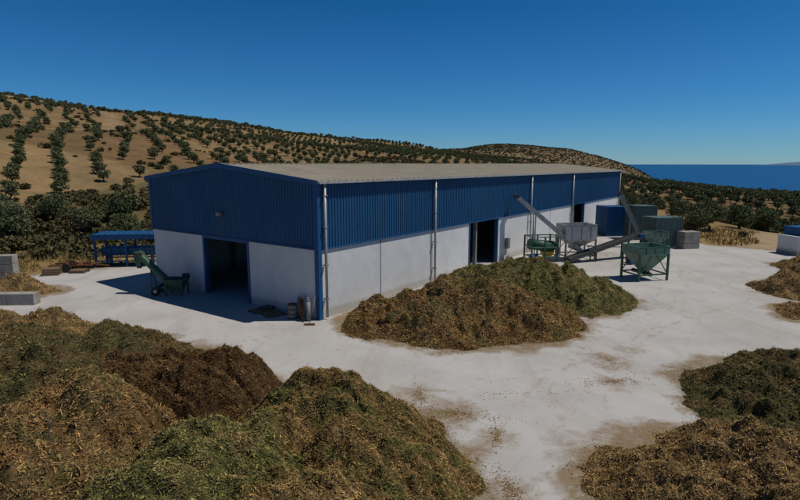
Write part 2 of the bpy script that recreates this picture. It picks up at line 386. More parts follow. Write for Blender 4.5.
    return link(bpy.data.objects.new(name,me))
pile('brown_shredded_biomass_pile',[(2.4,29.5,5.6,4.5,2.6,0),(5.5,29.8,4.9,4.2,2.4,.1),(0,29.7,3.3,3.4,1.75,0),(3.4,28.1,4.8,3.4,1.6,0)],BROWN,.085,60000,11)
pile('green_shredded_biomass_pile',[(8.4,35.2,5.6,4.5,2.85,0),(11.0,35,4.8,4.2,2.4,-.2),(5.2,35.4,4.2,3.6,2.6,0)],GRN,.1,42000,12)
pile('green_shredded_biomass_pile',[(-5.0,12.9,4.2,3.8,2.4,.3),(-5.9,11.3,4.5,3.8,2.3,0),(-3.4,14.6,2.6,2.4,1.9,0)],GRN,.055,90000,13,(.025,.10))
pile('mixed_shredded_biomass_pile',[(-2.5,15.9,3.9,3.6,2.5,0),(-1.4,13.9,3.6,3.5,1.9,.2),(-2.2,11,4.2,4,2.1,0)],MIXD,.055,90000,14,(.025,.10))
pile('brown_shredded_biomass_pile',[(-9.7,15,4.0,3.8,2.9,0),(-11.5,13,4.6,4.2,2.9,0),(-9,12,4,4,2.3,0)],BROWN,.065,76000,15,(.03,.12))
pile('dark_pomace_pile',[(-7.6,18.8,3.6,3.2,2.45,0),(-9.6,19.2,3.5,3,2.3,0),(-6.6,18.0,2.4,2.4,1.6,0)],DARK,.07,50000,16,(.03,.1))
pile('olive_shredded_biomass_pile',[(-12.6,22.2,4.8,3.8,2.3,.2),(-16,21.3,5,4.2,2.3,0),(-14,19,5,4,2.4,0),(-19,19,5,5,2.2,0)],OLV,.09,50000,17)
pile('tan_husk_pile',[(-18.0,26.2,3.8,2.8,1.75,0),(-21.2,26.6,4.2,3,1.85,0),(-14.8,25.6,3,2.4,1.2,0)],TAN,.1,20000,18)
pile('olive_shredded_biomass_pile',[(16.1,20.1,4.9,3.7,1.65,.2),(19.1,19.5,5,4.5,2.0,0),(14.3,19.0,3.4,2.9,1.0,.3)],OLV,.08,44000,19,(.03,.11))
pile('tan_husk_pile',[(10.4,14.2,4.2,3.1,1.45,-.1),(8.3,13.5,3.1,2.8,.85,0),(13,13.2,4.2,3.6,1.4,0),(9.4,11.4,4.3,3,1.1,0)],TAN,.055,76000,20,(.025,.10))
pile('tan_husk_pile',[(30.2,36.6,4.6,3.9,2.2,0),(33.6,36.4,5,4.2,2.6,0)],TAN,.13,14000,21,(.05,.15))
pile('tan_husk_pile',[(26.7,30.8,4.0,2.6,1.4,0)],TAN,.12,8000,22,(.05,.15))
pile('brown_shredded_biomass_pile',[(37.4,46,4.2,3.0,1.6,0),(41,46,4,3.1,1.8,0)],BROWN,.15,7000,23,(.06,.18))
pile('tan_husk_pile',[(-27.2,36.8,3.2,2.2,1.15,0),(-30.5,36.4,3,2.4,1.4,0)],TAN,.12,7000,24,(.05,.15))
# ---------------------------------------------------------------- concrete yard sheet
def yard():
    g=np.concatenate([np.arange(-62,-24,.8),np.arange(-24,34,.25),np.arange(34,72,.8)]); h=np.concatenate([np.arange(-27,12,1.5),np.arange(12,50,.25),np.arange(50,108,.8)])
    X,Y=np.meshgrid(g,h); d=sdist(X,Y)+(fbm(X/2,Y/2,3,3)-.5)*1.6
    ii=np.arange(X.size).reshape(X.shape); k=(d<0); k=k[:-1,:-1]&k[:-1,1:]&k[1:,1:]&k[1:,:-1]
    F=np.stack([ii[:-1,:-1],ii[:-1,1:],ii[1:,1:],ii[1:,:-1]],-1)[k]
    dirt=np.zeros(X.shape)
    jit=(fbm(X/1.6,Y/1.6,4,71)-.5)*.5
    for cones in PILES:
        for (cx,cy,rx,ry,hh,rot) in cones:
            r=np.hypot((X-cx)/(rx+.8),(Y-cy)/(ry+.8))+jit; dirt=np.maximum(dirt,sstep(1.2,.85,r)*.58)
    dirt=np.maximum(dirt,sstep(-2.5,0,d)*.7)
    for (cx,cy,r0,a) in [(1.8,18.3,1.9,.52),(.6,20.0,1.5,.45),(5,14.5,1.4,.32),(3,13.6,1.4,.45),(3.2,16.6,1.1,.42),(9.6,23.6,1.8,.4),(8.9,21,1.6,.36),(11.2,25,1.8,.32),(20,52,7,.32),(23,45,4,.24),(-16,36,4,.24),(5.5,16.5,1.0,.32),(-12,36.5,3,.22)]:
        dirt=np.maximum(dirt,sstep(1.3,.2,np.hypot(X-cx,Y-cy)/r0+jit)*a)
    for path in ([(2,12),(5,18),(9,24),(16,31),(21,40),(24,50)],[(6,14),(7,20),(12,28),(22,35),(33,47),(40,55)],[(-14,35),(-9,29.5),(-3,23.5),(4,20),(12,24),(19,34)]):
        pp=pdist(X,Y,path); pp=pp+(fbm(X/4,Y/4,2,41)-.5)*.6
        dirt=np.maximum(dirt,np.exp(-((pp-.95)/.22)**2)*.26)
    used=np.unique(F); mp=np.full(X.size,-1); mp[used]=np.arange(len(used))
    me=mesh_np('concrete_yard',np.stack([X,Y,0*X],-1).reshape(-1,3)[used],mp[F],[YARD])
    at=me.attributes.new('dirt','FLOAT','POINT'); at.data.foreach_set('value',dirt.ravel()[used].astype(np.float32))
    link(bpy.data.objects.new('concrete_yard',me))
yard()
def litter():
    C=[]
    for (cx,cy,r0,nn) in [(1.9,18.3,.8,700),(3.2,16.6,.5,300),(.8,20.0,.6,300),(3.1,13.7,.7,400),(9.7,23.6,.8,300),(9.0,21.2,.7,300),(6.0,14.9,.5,300),(20,48,4,500),(4,20,4,160),(-7,27,4,120)]:
        a=rng.uniform(0,6.28,nn); r=r0*np.abs(rng.normal(0,.7,nn)); st=rng.uniform(0,3); ca,sa=math.cos(st),math.sin(st)
        dx=r*np.cos(a)*2.0; dy=r*np.sin(a)*.5
        C.append(np.stack([cx+dx*ca-dy*sa,cy+dx*sa+dy*ca,np.full(nn,.008)],-1))
    C=np.concatenate(C); nn=len(C); a=rng.uniform(0,6.28,nn); L=rng.uniform(.02,.07,nn); w=L*rng.uniform(.2,.5,nn); t=rng.uniform(0,.25,nn)
    U=np.stack([np.cos(a),np.sin(a),t],-1)*L[:,None]/2; S=np.stack([-np.sin(a),np.cos(a),0*a],-1)*w[:,None]/2; C[:,2]+=U[:,2]
    P,F=quads(C,U,S); link(bpy.data.objects.new('straw_litter',mesh_np('straw_litter',P,F,[BROWN[1]])))
litter()
# ---------------------------------------------------------------- warehouse
ANG=math.atan2(.805,.593); LN,WD,EV,RG,LOW=64.,17.6,8.0,8.93,4.3
bld=group('industrial_warehouse',(-4.67,30.08,0),ANG)
def corr(name,p0,d,nrm,L,z0,ztop,mat,period=.25,dep=.045):
    p0=np.array(p0,float); d=np.array(d,float); nrm=np.array(nrm,float)
    us=[];os=[]
    k=0
    while k*period<L-1e-6:
        for f,o in ((0,0),(.45,0),(.56,1),(.88,1)):
            u=(k+f)*period
            if u<L: us.append(u);os.append(o)
        k+=1
    us.append(L);os.append(0)
    V=[]
    for u,o in zip(us,os):
        p=p0+d*u+nrm*dep*o; V.append((p[0],p[1],z0)); V.append((p[0],p[1],ztop(u)))
    F=[(2*i,2*i+2,2*i+3,2*i+1) for i in range(len(us)-1)]
    return mobj(name,V,F,mat,bld)
D1=(17.7,22.9);D2=(42.9,47.7);DF=(6.35,11.1)
for i,(a,b_) in enumerate([(0,5.68),(5.72,11.98),(12.02,D1[0]),(D1[1],29.98),(30.02,35.98),(36.02,D2[0]),(D2[1],54),(54.04,LN)]):
    box('side_wall_panel_%d'%i,(a,0,-.05),(b_,.2,LOW),WHITE,bld)
for i,(a,b_) in enumerate([(.2,DF[0]),(DF[1],WD-.2)]): box('front_wall_panel_%d'%i,(0,a,-.05),(.2,b_,LOW),WHITE,bld)
box('rear_wall',(LN-.2,.2,-.05),(LN,WD-.2,LOW),WHITE,bld); box('back_side_wall',(0,WD-.2,-.05),(LN,WD,LOW),WHITE,bld)
sl=(RG-EV)/(WD/2)
gz=lambda u: EV-.03+sl*min(u,WD-u)
corr('blue_cladding_side',(0,-.03,0),(1,0,0),(0,-1,0),LN,LOW-.12,lambda u:EV-.02,BLUE)
corr('blue_cladding_back',(0,WD+.03,0),(1,0,0),(0,1,0),LN,LOW-.12,lambda u:EV-.02,BLUE)
corr('blue_cladding_front_1',(-.03,0,0),(0,1,0),(-1,0,0),WD/2,LOW-.12,gz,BLUE)
corr('blue_cladding_front_2',(-.03,WD/2,0),(0,1,0),(-1,0,0),WD/2,LOW-.12,lambda u:gz(u+WD/2),BLUE)
corr('blue_cladding_rear_1',(LN+.03,0,0),(0,1,0),(1,0,0),WD/2,LOW-.12,gz,BLUE)
corr('blue_cladding_rear_2',(LN+.03,WD/2,0),(0,1,0),(1,0,0),WD/2,LOW-.12,lambda u:gz(u+WD/2),BLUE)
def roof(side):
    V=[];us=[];k=0
    while k*.5<LN+.5:
        for f,o in ((0,0),(.32,0),(.37,.035),(.45,.035)): us.append((k*.5+f-.25,o))
        k+=1
    y0=-.28 if side==0 else WD+.28; yr=WD/2
    for u,o in us:
        u=min(u,LN+.25); V+= [(u,y0,EV-.28*sl+.06+o),(u,yr,RG+.06+o)]
    F=[(2*i,2*i+2,2*i+3,2*i+1) for i in range(len(us)-1)]
    mobj('roof_sheet_%d'%side,V,F,ROOF,bld)
    th=.07
    a=[(-.24,y0,EV-.28*sl+.05),(LN+.24,y0,EV-.28*sl+.05),(LN+.24,yr,RG+.05),(-.24,yr,RG+.05)]
    V=a+[(x,y,z-th) for x,y,z in a]
    mobj('roof_deck_%d'%side,V,[(0,1,2,3),(7,6,5,4),(0,4,5,1),(1,5,6,2),(2,6,7,3),(3,7,4,0)],GREY,bld)
roof(0);roof(1)
beam('ridge_cap',(-.26,WD/2,RG+.1),(LN+.26,WD/2,RG+.1),.4,.05,ROOF,bld)
for xx,nm in ((-.27,'front'),(LN+.27,'rear')):
    beam('gable_fascia_%s_1'%nm,(xx,-.28,EV-.07),(xx,WD/2,RG-.04),.04,.26,BLUET,bld)
    beam('gable_fascia_%s_2'%nm,(xx,WD+.28,EV-.07),(xx,WD/2,RG-.04),.04,.26,BLUET,bld)
    beam('gable_flashing_%s_1'%nm,(xx,-.30,EV+.06),(xx,WD/2,RG+.12),.10,.05,BLUET,bld)
    beam('gable_flashing_%s_2'%nm,(xx,WD+.30,EV+.06),(xx,WD/2,RG+.12),.10,.05,BLUET,bld)
box('eave_gutter',(-.2,-.42,EV-.10),(LN+.2,-.29,EV+.03),STEEL,bld); box('eave_gutter_back',(-.2,WD+.29,EV-.10),(LN+.2,WD+.42,EV+.03),STEEL,bld)
box('drip_flashing_side',(-.08,-.11,LOW-.19),(LN+.08,-.003,LOW-.12),BLUET,bld); box('drip_flashing_front',(-.11,.0,LOW-.19),(-.003,WD+.05,LOW-.12),BLUET,bld)
box('corner_trim',(-.10,-.10,0),(.16,-.004,EV-.03),BLUET,bld); box('corner_trim_front',(-.104,-.004,0),(-.004,.22,EV-.03),BLUET,bld)
box('corner_trim_left',(-.10,WD-.16,LOW-.1),(-.003,WD+.1,EV-.05),BLUET,bld)
for i,x in enumerate((.38,12,30,42.6,63.6)):
    tube('downpipe_%d'%i,(x,-.24,.12),(x,-.24,EV-.1),.08,STEEL,bld,12)
    for z in (1.2,3.2,5.4,7.2): box('pipe_bracket_%d'%i,(x-.13,-.36,z),(x+.13,-.06,z+.05),GREY,bld)
for i,x in enumerate((5.7,36,54.02)): box('panel_joint_%d'%i,(x-.03,-.012,0),(x+.03,.05,LOW-.2),BLUET if i==0 else GREY,bld)
for nm,(a,b_) in (('door_1',D1),('door_2',D2)):
    box(nm+'_jamb_l',(a-.12,-.05,0),(a+.06,.26,LOW-.2),BLUET,bld); box(nm+'_jamb_r',(b_-.06,-.05,0),(b_+.12,.26,LOW-.2),BLUET,bld); 
box('front_door_jamb_l',(-.05,DF[0]-.12,0),(.26,DF[0]+.06,LOW-.2),BLUET,bld); box('front_door_jamb_r',(-.05,DF[1]-.06,0),(.26,DF[1]+.14,LOW-.2),BLUET,bld)
box('front_door_header',(-.06,DF[0]-.12,LOW-.34),(.28,DF[1]+.14,LOW-.191),BLUET,bld)
tube('roller_shutter_drum',(.5,DF[0],LOW+.2),(.5,DF[1],LOW+.2),.28,DGREY,bld)
for i in range(11):
    x=.5+i*6.3
    for y in (.4,WD-.4): box('portal_column_%d'%i,(x-.12,y-.15,0),(x+.12,y+.15,EV-.25),GREY,bld)
    beam('portal_rafter_%da'%i,(x,.4,EV-.25),(x,WD/2,RG-.25),.15,.3,GREY,bld); beam('portal_rafter_%db'%i,(x,WD-.4,EV-.25),(x,WD/2,RG-.25),.15,.3,GREY,bld)
box('floodlight',(-.42,8.6,5.6),(-.12,9.0,5.85),GREY,bld,.02); box('floodlight_arm',(-.14,8.76,5.7),(-.02,8.84,5.78),GREY,bld)
box('electric_cabinet',(24.5,-.28,1.1),(25.2,-.002,2.1),GREY,bld,.02)
frustum('interior_feed_bin',4,9,1.0,2.8,1.0,1.0,2.6,2.6,GREEN,bld,True); 
for dx in (-1.1,1.1):
    for dy in (-1.1,1.1): box('interior_bin_leg',(4+dx-.06,9+dy-.06,0),(4+dx+.06,9+dy+.06,2.2),GREEN,bld)
box('interior_machine_body',(19,2.5,0.5),(22,4,2.4),GREY,bld,.05); box('interior_machine_base',(18.8,2.3,0),(22.2,4.2,.5),DGREY,bld)
# ---------------------------------------------------------------- machines
def conveyor(name,p,q,w,matf,legs=(.3,.75),boxy=False):
    p=Vector(p);q=Vector(q); e=group(name,p); d=q-p; dn=d.normalized(); s=dn.cross(Vector((0,0,1))).normalized(); u=s.cross(dn)
    for k,sg in (('left',-1),('right',1)): beam('side_channel_'+k,s*sg*w/2,d+s*sg*w/2,.07,.34,matf,e)
    beam('belt',u*.06,d+u*.06,w-.1,.04,RUBBER,e); beam('underpan',-u*.14,d-u*.14,w-.08,.03,matf,e)
    if boxy: beam('cover',u*.24+dn*1.2,d+u*.24-dn*.5,w*.9,.12,matf,e)
    for nm,pp in (('tail_drum',dn*.1),('head_drum',d-dn*.1)): tube(nm,pp-s*(w/2+.08),pp+s*(w/2+.08),.17,DGREY,e)
    L=d.length; k=.8
    while k<L-.5:
        tube('idler',dn*k-s*(w/2+.05)-u*.1,dn*k+s*(w/2+.05)-u*.1,.05,STEEL,e,8); k+=1.1
    for f in legs:
        c=d*f
        for sg in (-1,1): beam('leg',(c.x+s.x*sg*w/2,c.y+s.y*sg*w/2,-p.z),tuple(c+s*sg*w/2),.09,.09,matf,e)
        beam('leg_brace',(c.x-s.x*w/2,c.y-s.y*w/2,-p.z+.3),tuple(c+s*w/2-Vector((0,0,.2))),.05,.05,matf,e)
    mp=d-dn*.3+s*(w/2+.28); box('drive_motor',tuple(mp-Vector((.22,.2,.2))),tuple(mp+Vector((.22,.2,.2))),BLUET,e,.04)
    return e
conveyor('inclined_belt_conveyor',(17.2,49.6,.75),(10.7,49.4,6.1),.75,STEEL,(.35,.72))
conveyor('inclined_belt_conveyor',(15.4,48.2,.35),(23.2,51.4,2.25),.8,DGREY,(.35,.8))
conveyor('screw_auger_elevator',(26.4,57.6,.7),(23.9,58.4,5.9),.45,GREY,(.5,),True)
def hopper(name,loc,rz,w,d,ht,mt,mframe,zb=.75,rim=.55):
    e=group(name,loc,rz)
    frustum('bin',0,0,zb,ht-rim,.5,.5,w,d,mt,e,False); 
    for nm,a,b_ in (('rim_front',(-w/2,-d/2,ht-rim),(w/2,-d/2+.06,ht)),('rim_back',(-w/2,d/2-.06,ht-rim),(w/2,d/2,ht)),('rim_left',(-w/2,-d/2+.06,ht-rim),(-w/2+.06,d/2-.06,ht)),('rim_right',(w/2-.06,-d/2+.06,ht-rim),(w/2,d/2-.06,ht))): box(nm,a,b_,mt,e)
    box('rim_lip_front',(-w/2-.06,-d/2-.06,ht-.1),(w/2+.06,-d/2-.004,ht+.01),mframe,e); box('rim_lip_right',(w/2+.004,-d/2-.06,ht-.1),(w/2+.06,d/2+.06,ht+.01),mframe,e)
    for sx_ in (-1,1):
        for sy_ in (-1,1): box('leg',(sx_*(w/2-.06)-.07,sy_*(d/2-.06)-.07,0),(sx_*(w/2-.06)+.07,sy_*(d/2-.06)+.07,ht-rim-.002),mframe,e)
        beam('side_rail',(sx_*(w/2-.06),-d/2+.1,.5),(sx_*(w/2-.06),d/2-.1,.5),.07,.1,mframe,e)
    for sy_ in (-1,1):
        beam('cross_rail',(-w/2+.1,sy_*(d/2-.06),.5),(w/2-.1,sy_*(d/2-.06),.5),.07,.1,mframe,e)
        beam('diagonal_l',(-w/2+.1,sy_*(d/2-.03),.55),(-.2,sy_*(d/2-.03),ht-rim-.1),.05,.06,mframe,e)
        beam('diagonal_r',(w/2-.1,sy_*(d/2-.03),.55),(.2,sy_*(d/2-.03),ht-rim-.1),.05,.06,mframe,e)
    for k in (-.3,0,.3): box('rib',(k*w-.03,-d/2-.04,ht-rim),(k*w+.03,-d/2-.002,ht-.11),mframe,e)
    tube('discharge_screw',(-.1,-.9,zb-.12),(-.1,1.2,zb-.12),.16,mframe,e)
    return e
hopper('green_feed_hopper',(19.4,41.6,0),.25,2.7,2.2,2.7,LGREEN,GREEN,.6,.6)
hopper('offwhite_feed_hopper',(16.7,50.2,0),.1,3.0,2.4,3.4,WHITEP,GREY,1.2,1.35)
e=group('green_screening_machine',(13.2,49.3,0),.2)
for x in (-1.3,0,1.3):
    for y in (-.8,.8): box('post',(x-.06,y-.06,0),(x+.06,y+.06,2.4),GREEN,e)
for z in (.5,1.4,2.35):
    for y in (-.8,.8): beam('rail',(-1.3,y,z+.01),(1.3,y,z+.01),.07,.1,LGREEN,e)
    for x in (-1.3,1.3): beam('end_rail',(x,-.74,z+.06),(x,.74,z+.06),.07,.1,LGREEN,e)
tube('screen_drum',(-1.2,0,1.65),(1.2,0,1.35),.5,GREEN,e,20); frustum('outlet_chute',.6,0,.2,.95,.4,.4,1.1,.9,YEL,e); box('motor',(-1.0,-.35,.2),(-.4,.2,.7),BLUET,e,.05)
def container(name,loc,rz,w,d,h,mt,dep=.05,roofm=None):
    e=group(name,loc,rz); bx=.1
    box('shell',(-w/2+.04,-d/2+.04,.1),(w/2-.04,d/2-.04,h-.04),mt,e)
    for x in (-w/2,w/2-bx):
        for y in (-d/2,d/2-bx): box('corner_post',(x,y,0),(x+bx,y+bx,h),mt,e)
    for z in (0.02,h-.14):
        box('front_rail',(-w/2+bx,-d/2,z),(w/2-bx,-d/2+.1,z+.12),mt,e); box('left_rail',(-w/2,-d/2+bx,z),(-w/2+.1,d/2-bx,z+.12),mt,e); box('right_rail',(w/2-.1,-d/2+bx,z),(w/2,d/2-bx,z+.12),mt,e)
    k=-w/2+.3
    while k<w/2-.25: box('rib',(k,-d/2+.005,.15),(k+.1,-d/2+.04,h-.15),mt,e); k+=.28
    k=-d/2+.3
    while k<d/2-.25: box('rib',(-w/2+.005,k,.15),(-w/2+.04,k+.1,h-.15),mt,e); k+=.28
    if roofm: box('roof_lid',(-w/2-.15,-d/2-.15,h+.002),(w/2+.15,d/2+.15,h+.12),roofm,e)
    return e
container('blue_steel_container',(27,68,0),.1,2.7,3,3.75,BLUET)
container('green_grey_steel_container',(28.9,58.6,0),.25,3.4,2.5,3.3,GREENGREY)
container('green_grey_steel_container',(29.2,64.5,0),.1,2.6,2.6,4.1,GREENGREY)
hopper('pale_green_feed_hopper',(26.9,55.6,0),.2,2.0,1.6,2.0,LGREEN,GREEN,.6,.6)
e=group('concrete_block_stack',(31.1,57.0,0),.2)
for i in range(2):
    for k in range(3): box('block',(-.95+i*.96,-.6,.62*k),(-.95+i*.96+.94,.6,.62*k+.6),CONC,e,.03)
def barrel(loc,mt,nm='plastic_barrel'):
    e=group(nm,loc)
    tube('lower_shell',(0,0,0),(0,0,.3),.27,mt,e,20,.3); tube('middle_shell',(0,0,.3),(0,0,.62),.3,mt,e,20); tube('upper_shell',(0,0,.62),(0,0,.9),.3,mt,e,20,.25); tube('hoop',(0,0,.28),(0,0,.33),.315,mt,e,20); tube('lid',(0,0,.9),(0,0,.94),.2,DGREY,e,16)
barrel((20.9,47.6,0),BLUET); barrel((21.6,47.9,0),BLUET); barrel((21.1,48.4,0),RUST); barrel((11.9,47.4,0),BLUET)
e=group('site_kiosk',(40.9,53.4,0),.15)
box('body',(-1.9,-1.2,0),(1.9,1.2,1.9),WHITE,e); box('lower_band',(-1.93,-1.23,0),(1.93,1.23,.35),CONC,e); box('blue_roof',(-1.2,-1.0,1.902),(2.2,1.3,2.75),BLUET,e,.03)
box('door_panel',(-1.5,-1.26,.05),(-.6,-1.21,1.8),GREY,e); box('window_pane',(.2,-1.235,.95),(1.4,-1.201,1.6),DGREY,e)
for zz in (.9,1.6): box('window_frame',(.12,-1.27,zz),(1.48,-1.2,zz+.06),STEEL,e)
e=group('concrete_block_wall',(-32.4,40.6,0),.12)
for i in range(3):
    for k in range(3): box('block',(-1.8+i*1.42,-.4,.68*k),(-1.8+i*1.42+1.4,.4,.68*k+.66),CONC,e,.03)
e=group('low_concrete_retaining_wall',(-27.2,33.6,0),.05)
for i in range(5): box('block',(-5.0+i*1.72,-.35,0),(-5.0+i*1.72+1.7,.35,.75),CONC,e,.03)
# open blue steel shelter / feeder frame at left
e=group('blue_open_steel_shelter',(-24.3,47.6,0),.1)
for x in (-2.6,0,2.6):
    for y in (-1.1,1.1): box('post',(x-.08,y-.08,0),(x+.08,y+.08,2.5),BLUET,e)
box('roof_deck',(-2.85,-1.35,2.78),(2.85,1.35,2.9),BLUE,e)
for y in (-1.3,1.3): beam('roof_edge_beam',(-2.8,y,2.62),(2.8,y,2.62),.1,.30,BLUET,e)
for x in (-2.8,2.8): beam('roof_end_beam',(x,-1.24,2.62),(x,1.24,2.62),.09,.28,BLUET,e)
for k in np.arange(-2.6,2.7,.52): box('roof_rib',(k-.04,-1.34,2.902),(k+.04,1.34,2.95),BLUET,e)
V=[(-2.3,-.4,.9),(2.3,-.4,.9),(2.3,.4,.9),(-2.3,.4,.9),(-2.4,-.8,1.6),(2.4,-.8,1.6),(2.4,.8,1.6),(-2.4,.8,1.6)]
mobj('trough',V,[(0,3,2,1),(0,1,5,4),(2,3,7,6),(1,2,6,5),(3,0,4,7),(4,5,6,7)],BLUE,e)
for x in np.arange(-2.2,2.3,.73): beam('trough_rib',(x,-.45,.9),(x,-.86,1.6),.06,.06,BLUET,e)
for y in (-1.1,1.1): beam('low_rail',(-2.5,y,.5),(2.5,y,.5),.07,.1,BLUET,e)
for x0,x1 in ((-2.6,0),(2.6,0)): beam('diagonal_brace',(x0,1.1,.5),(x1,1.1,2.4),.05,.06,BLUET,e)
for x in (-1.8,1.8): box('trough_leg',(x-.06,-.3,0),(x+.06,.3,.9),BLUET,e)
# green loader at left
e=group('green_screw_loader',(-16.3,36.5,0),.0)
p=Vector((.6,-.3,.55)); q=Vector((-1.9,.2,2.75)); d=(q-p).normalized()
V,F=tubes([([p,q],[.24,.24])],14); o=mobj('auger_tube',V,F,GREEN,e)
beam('auger_spine',p+Vector((0,0,.28)),q+Vector((0,0,.28)),.14,.10,GREEN,e); box('discharge_head',(-2.2,-.05,2.3),(-1.6,.45,2.95),GREEN,e,.04); frustum('discharge_spout',-1.95,.2,1.8,2.3,.25,.25,.4,.4,GREEN,e)
frustum('intake_hopper',.75,-.2,.3,1.15,.7,.6,1.5,1.3,GREEN,e,True)
for x,y in ((.2,-.75),(1.3,-.75),(.2,.35),(1.3,.35)): box('hopper_leg',(x-.05,y-.05,0),(x+.05,y+.05,1.0),GREEN,e)
for y in (-.45,.55): beam('support_strut',(-.9,y,0.05),(-1.1,.05,1.9),.07,.07,GREEN,e); 
beam('support_strut_low',(-.9,-.45,.1),(-.9,.55,.1),.07,.07,GREEN,e); beam('chassis',(-1.1,.05,.35),(1.2,-.3,.35),.12,.14,GREEN,e)
for y in (-.55,.65):
    tube('wheel',(-.6,y-.08,.3),(-.6,y+.08,.3),.3,RUBBER,e,20); tube('wheel_hub',(-.6,y-.1,.3),(-.6,y+.1,.3),.12,STEEL,e,12)
box('motor',(.9,.35,1.0),(1.35,.7,1.35),DGREY,e,.05)
# corner clutter
def gas(loc,mt):
    e=group('gas_cylinder',loc); tube('body',(0,0,.03),(0,0,1.15),.12,mt,e,18); tube('shoulder',(0,0,1.15),(0,0,1.3),.12,mt,e,18,.04); tube('valve',(0,0,1.3),(0,0,1.42),.035,STEEL,e,8); tube('foot_ring',(0,0,0),(0,0,.06),.125,DGREY,e,18)
gas((-5.75,30.25,0),RUST); gas((-5.95,30.62,0),GREY); gas((-5.3,29.9,0),GREY)
e=group('oil_drum',(-6.35,30.5,0))
for k in range(3): tube('shell_%d'%k,(0,0,.02+k*.28),(0,0,.29+k*.28),.27,GREY,e,22)
for k in range(4): tube('hoop_%d'%k,(0,0,k*.28),(0,0,.03+k*.28),.285,RUST,e,22)
e=group('push_broom',(-5.1,29.55,0)); tube('handle',(0,-.5,.08),(.25,.15,1.55),.02,WOOD,e,8); box('head',(-.3,-.56,.04),(.3,-.46,.12),WOOD,e); box('bristles',(-.29,-.55,0),(.29,-.47,.04),YEL,e)
e=group('shovel',(-5.6,30.0,0)); tube('handle',(0,-.25,.1),(.1,.2,1.5),.02,WOOD,e,8); frustum('blade',0,-.28,0,.28,.12,.02,.24,.03,DGREY,e)
def pallet(loc,rz,n=1):
    e=group('wooden_pallet',loc,rz)
    for j in range(n):
        z=j*.15
        for y in (-.5,-.05,.4): box('bearer',(-.6,y,z),(.6,y+.1,z+.1),WOOD,e)
        for x in np.arange(-.6,.6,.2): box('deck_board',(x,-.5,z+.102),(x+.13,.5,z+.125),WOOD,e)
pallet((-8.6,32.0,0),.9,1); pallet((-7.6,31.2,0),.7,1); pallet((-28.6,43.0,0),.3,4); pallet((-26.9,43.9,0),.1,2)
e=group('steel_plate_stack',(-8.3,32.3,.13),.9)
for k in range(3): box('plate',(-.5+.04*k,-.35,.03*k),(.5+.03*k,.35,.03*k+.025),RUST if k%2 else DGREY,e)
e=group('rusty_trailer_frame',(-27.9,44.6,0),.2)
for y in (-.6,.6): beam('chassis_rail',(-1.6,y,.55),(1.8,y,.55),.1,.14,RUST,e); tube('wheel',(-.2,y*1.25-.1,.38),(-.2,y*1.25+.1,.38),.38,RUBBER,e,20)
for x in (-1.5,-.5,.6,1.6): beam('cross_member',(x,-.58,.56),(x,.58,.56),.08,.1,RUST,e)
beam('drawbar',(1.8,0,.5),(2.9,0,.35),.1,.1,RUST,e); tube('axle',(-.2,-.7,.38),(-.2,.7,.38),.05,DGREY,e,8)
e=group('steel_stake',(-8.9,12.6,0)); tube('rod',(0,0,0),(.02,0,2.75),.018,DGREY,e,8); tube('crossbar',(-.12,0,2.6),(.12,0,2.55),.012,DGREY,e,6)
# ---------------------------------------------------------------- vegetation
def crown(r,lobes,nleaf,size,flat=.8):
    C=[]
    per=nleaf//len(lobes)
    for (c,rad) in lobes:
        v=r.normal(0,1,(per,3)); v/=np.linalg.norm(v,axis=1)[:,None]
        rr=rad*r.uniform(.35,1.08,per)**.6
        C.append(np.array(c)+v*rr[:,None]*np.array((1,1,flat)))
    C=np.concatenate(C); m=len(C)
    u=r.normal(0,1,(m,3)); u/=np.linalg.norm(u,axis=1)[:,None]; w=r.normal(0,1,(m,3)); w-=u*(u*w).sum(1)[:,None]; w/=np.linalg.norm(w,axis=1)[:,None]
    s=size*r.uniform(.6,1.3,m)[:,None]
    P=np.stack([C-u*s,C-w*s*.5,C+u*s,C+w*s*.5],1).reshape(-1,3); return P,np.arange(4*m).reshape(m,4)
def tree_mesh(name,seed,h,rad,nleaf,size):
    r=np.random.default_rng(seed); th=h*.22; paths=[([(0,0,-.3),(r.normal(0,.08),r.normal(0,.08),th*.6),(r.normal(0,.12),r.normal(0,.12),th)],[.28,.2,.17])]
    top=paths[0][0][-1]; lobes=[]
    K=r.integers(9,13)
    for k in range(K):
        a=2*math.pi*k/K*1.62+r.uniform(-.3,.3); q=rad*r.uniform(.2,.68); z=h*r.uniform(.30,.78)-.15*q
        c=(q*math.cos(a),q*math.sin(a),z+.2); lobes.append((c,rad*r.uniform(.32,.5)))
        mid=((top[0]+c[0])/2+r.normal(0,.1),(top[1]+c[1])/2+r.normal(0,.1),(top[2]+c[2])/2-.1)
        paths.append(([top,mid,c],[.1,.06,.02]))
    lobes.append(((0,0,h*.72),rad*.5)); lobes.append(((0,0,h*.5),rad*.6))
    V,F=tubes(paths,6); 
    quad=np.array([f for f in F if len(f)==4]); P,Fc=crown(r,lobes,nleaf,size)
    me=mesh_np(name,np.concatenate([np.array(V),P]),np.concatenate([quad,Fc+len(V)]),[BARK,LEAF],np.concatenate([np.zeros(len(quad)),np.ones(len(Fc))]))
    return me
def bush_mesh(name,seed,nleaf,size):
    r=np.random.default_rng(seed); lobes=[((r.normal(0,.45),r.normal(0,.45),r.uniform(.3,.7)),r.uniform(.4,.75)) for _ in range(6)]
    P,F=crown(r,lobes,nleaf,size); return mesh_np(name,P,F,[SCRUB])
near=[tree_mesh('olive_near_%d'%i,100+i,4.2+.3*i,2.3+.15*i,6500,.14) for i in range(4)]
farc=bpy.data.collections.new('olive_tree_variants'); 
for i in range(5):
    farc.objects.link(bpy.data.objects.new('olive_variant_%d'%i,tree_mesh('olive_far_%d'%i,200+i,3.9+.2*i,2.1+.15*(i%3),900,.29)))
bushc=bpy.data.collections.new('scrub_variants')
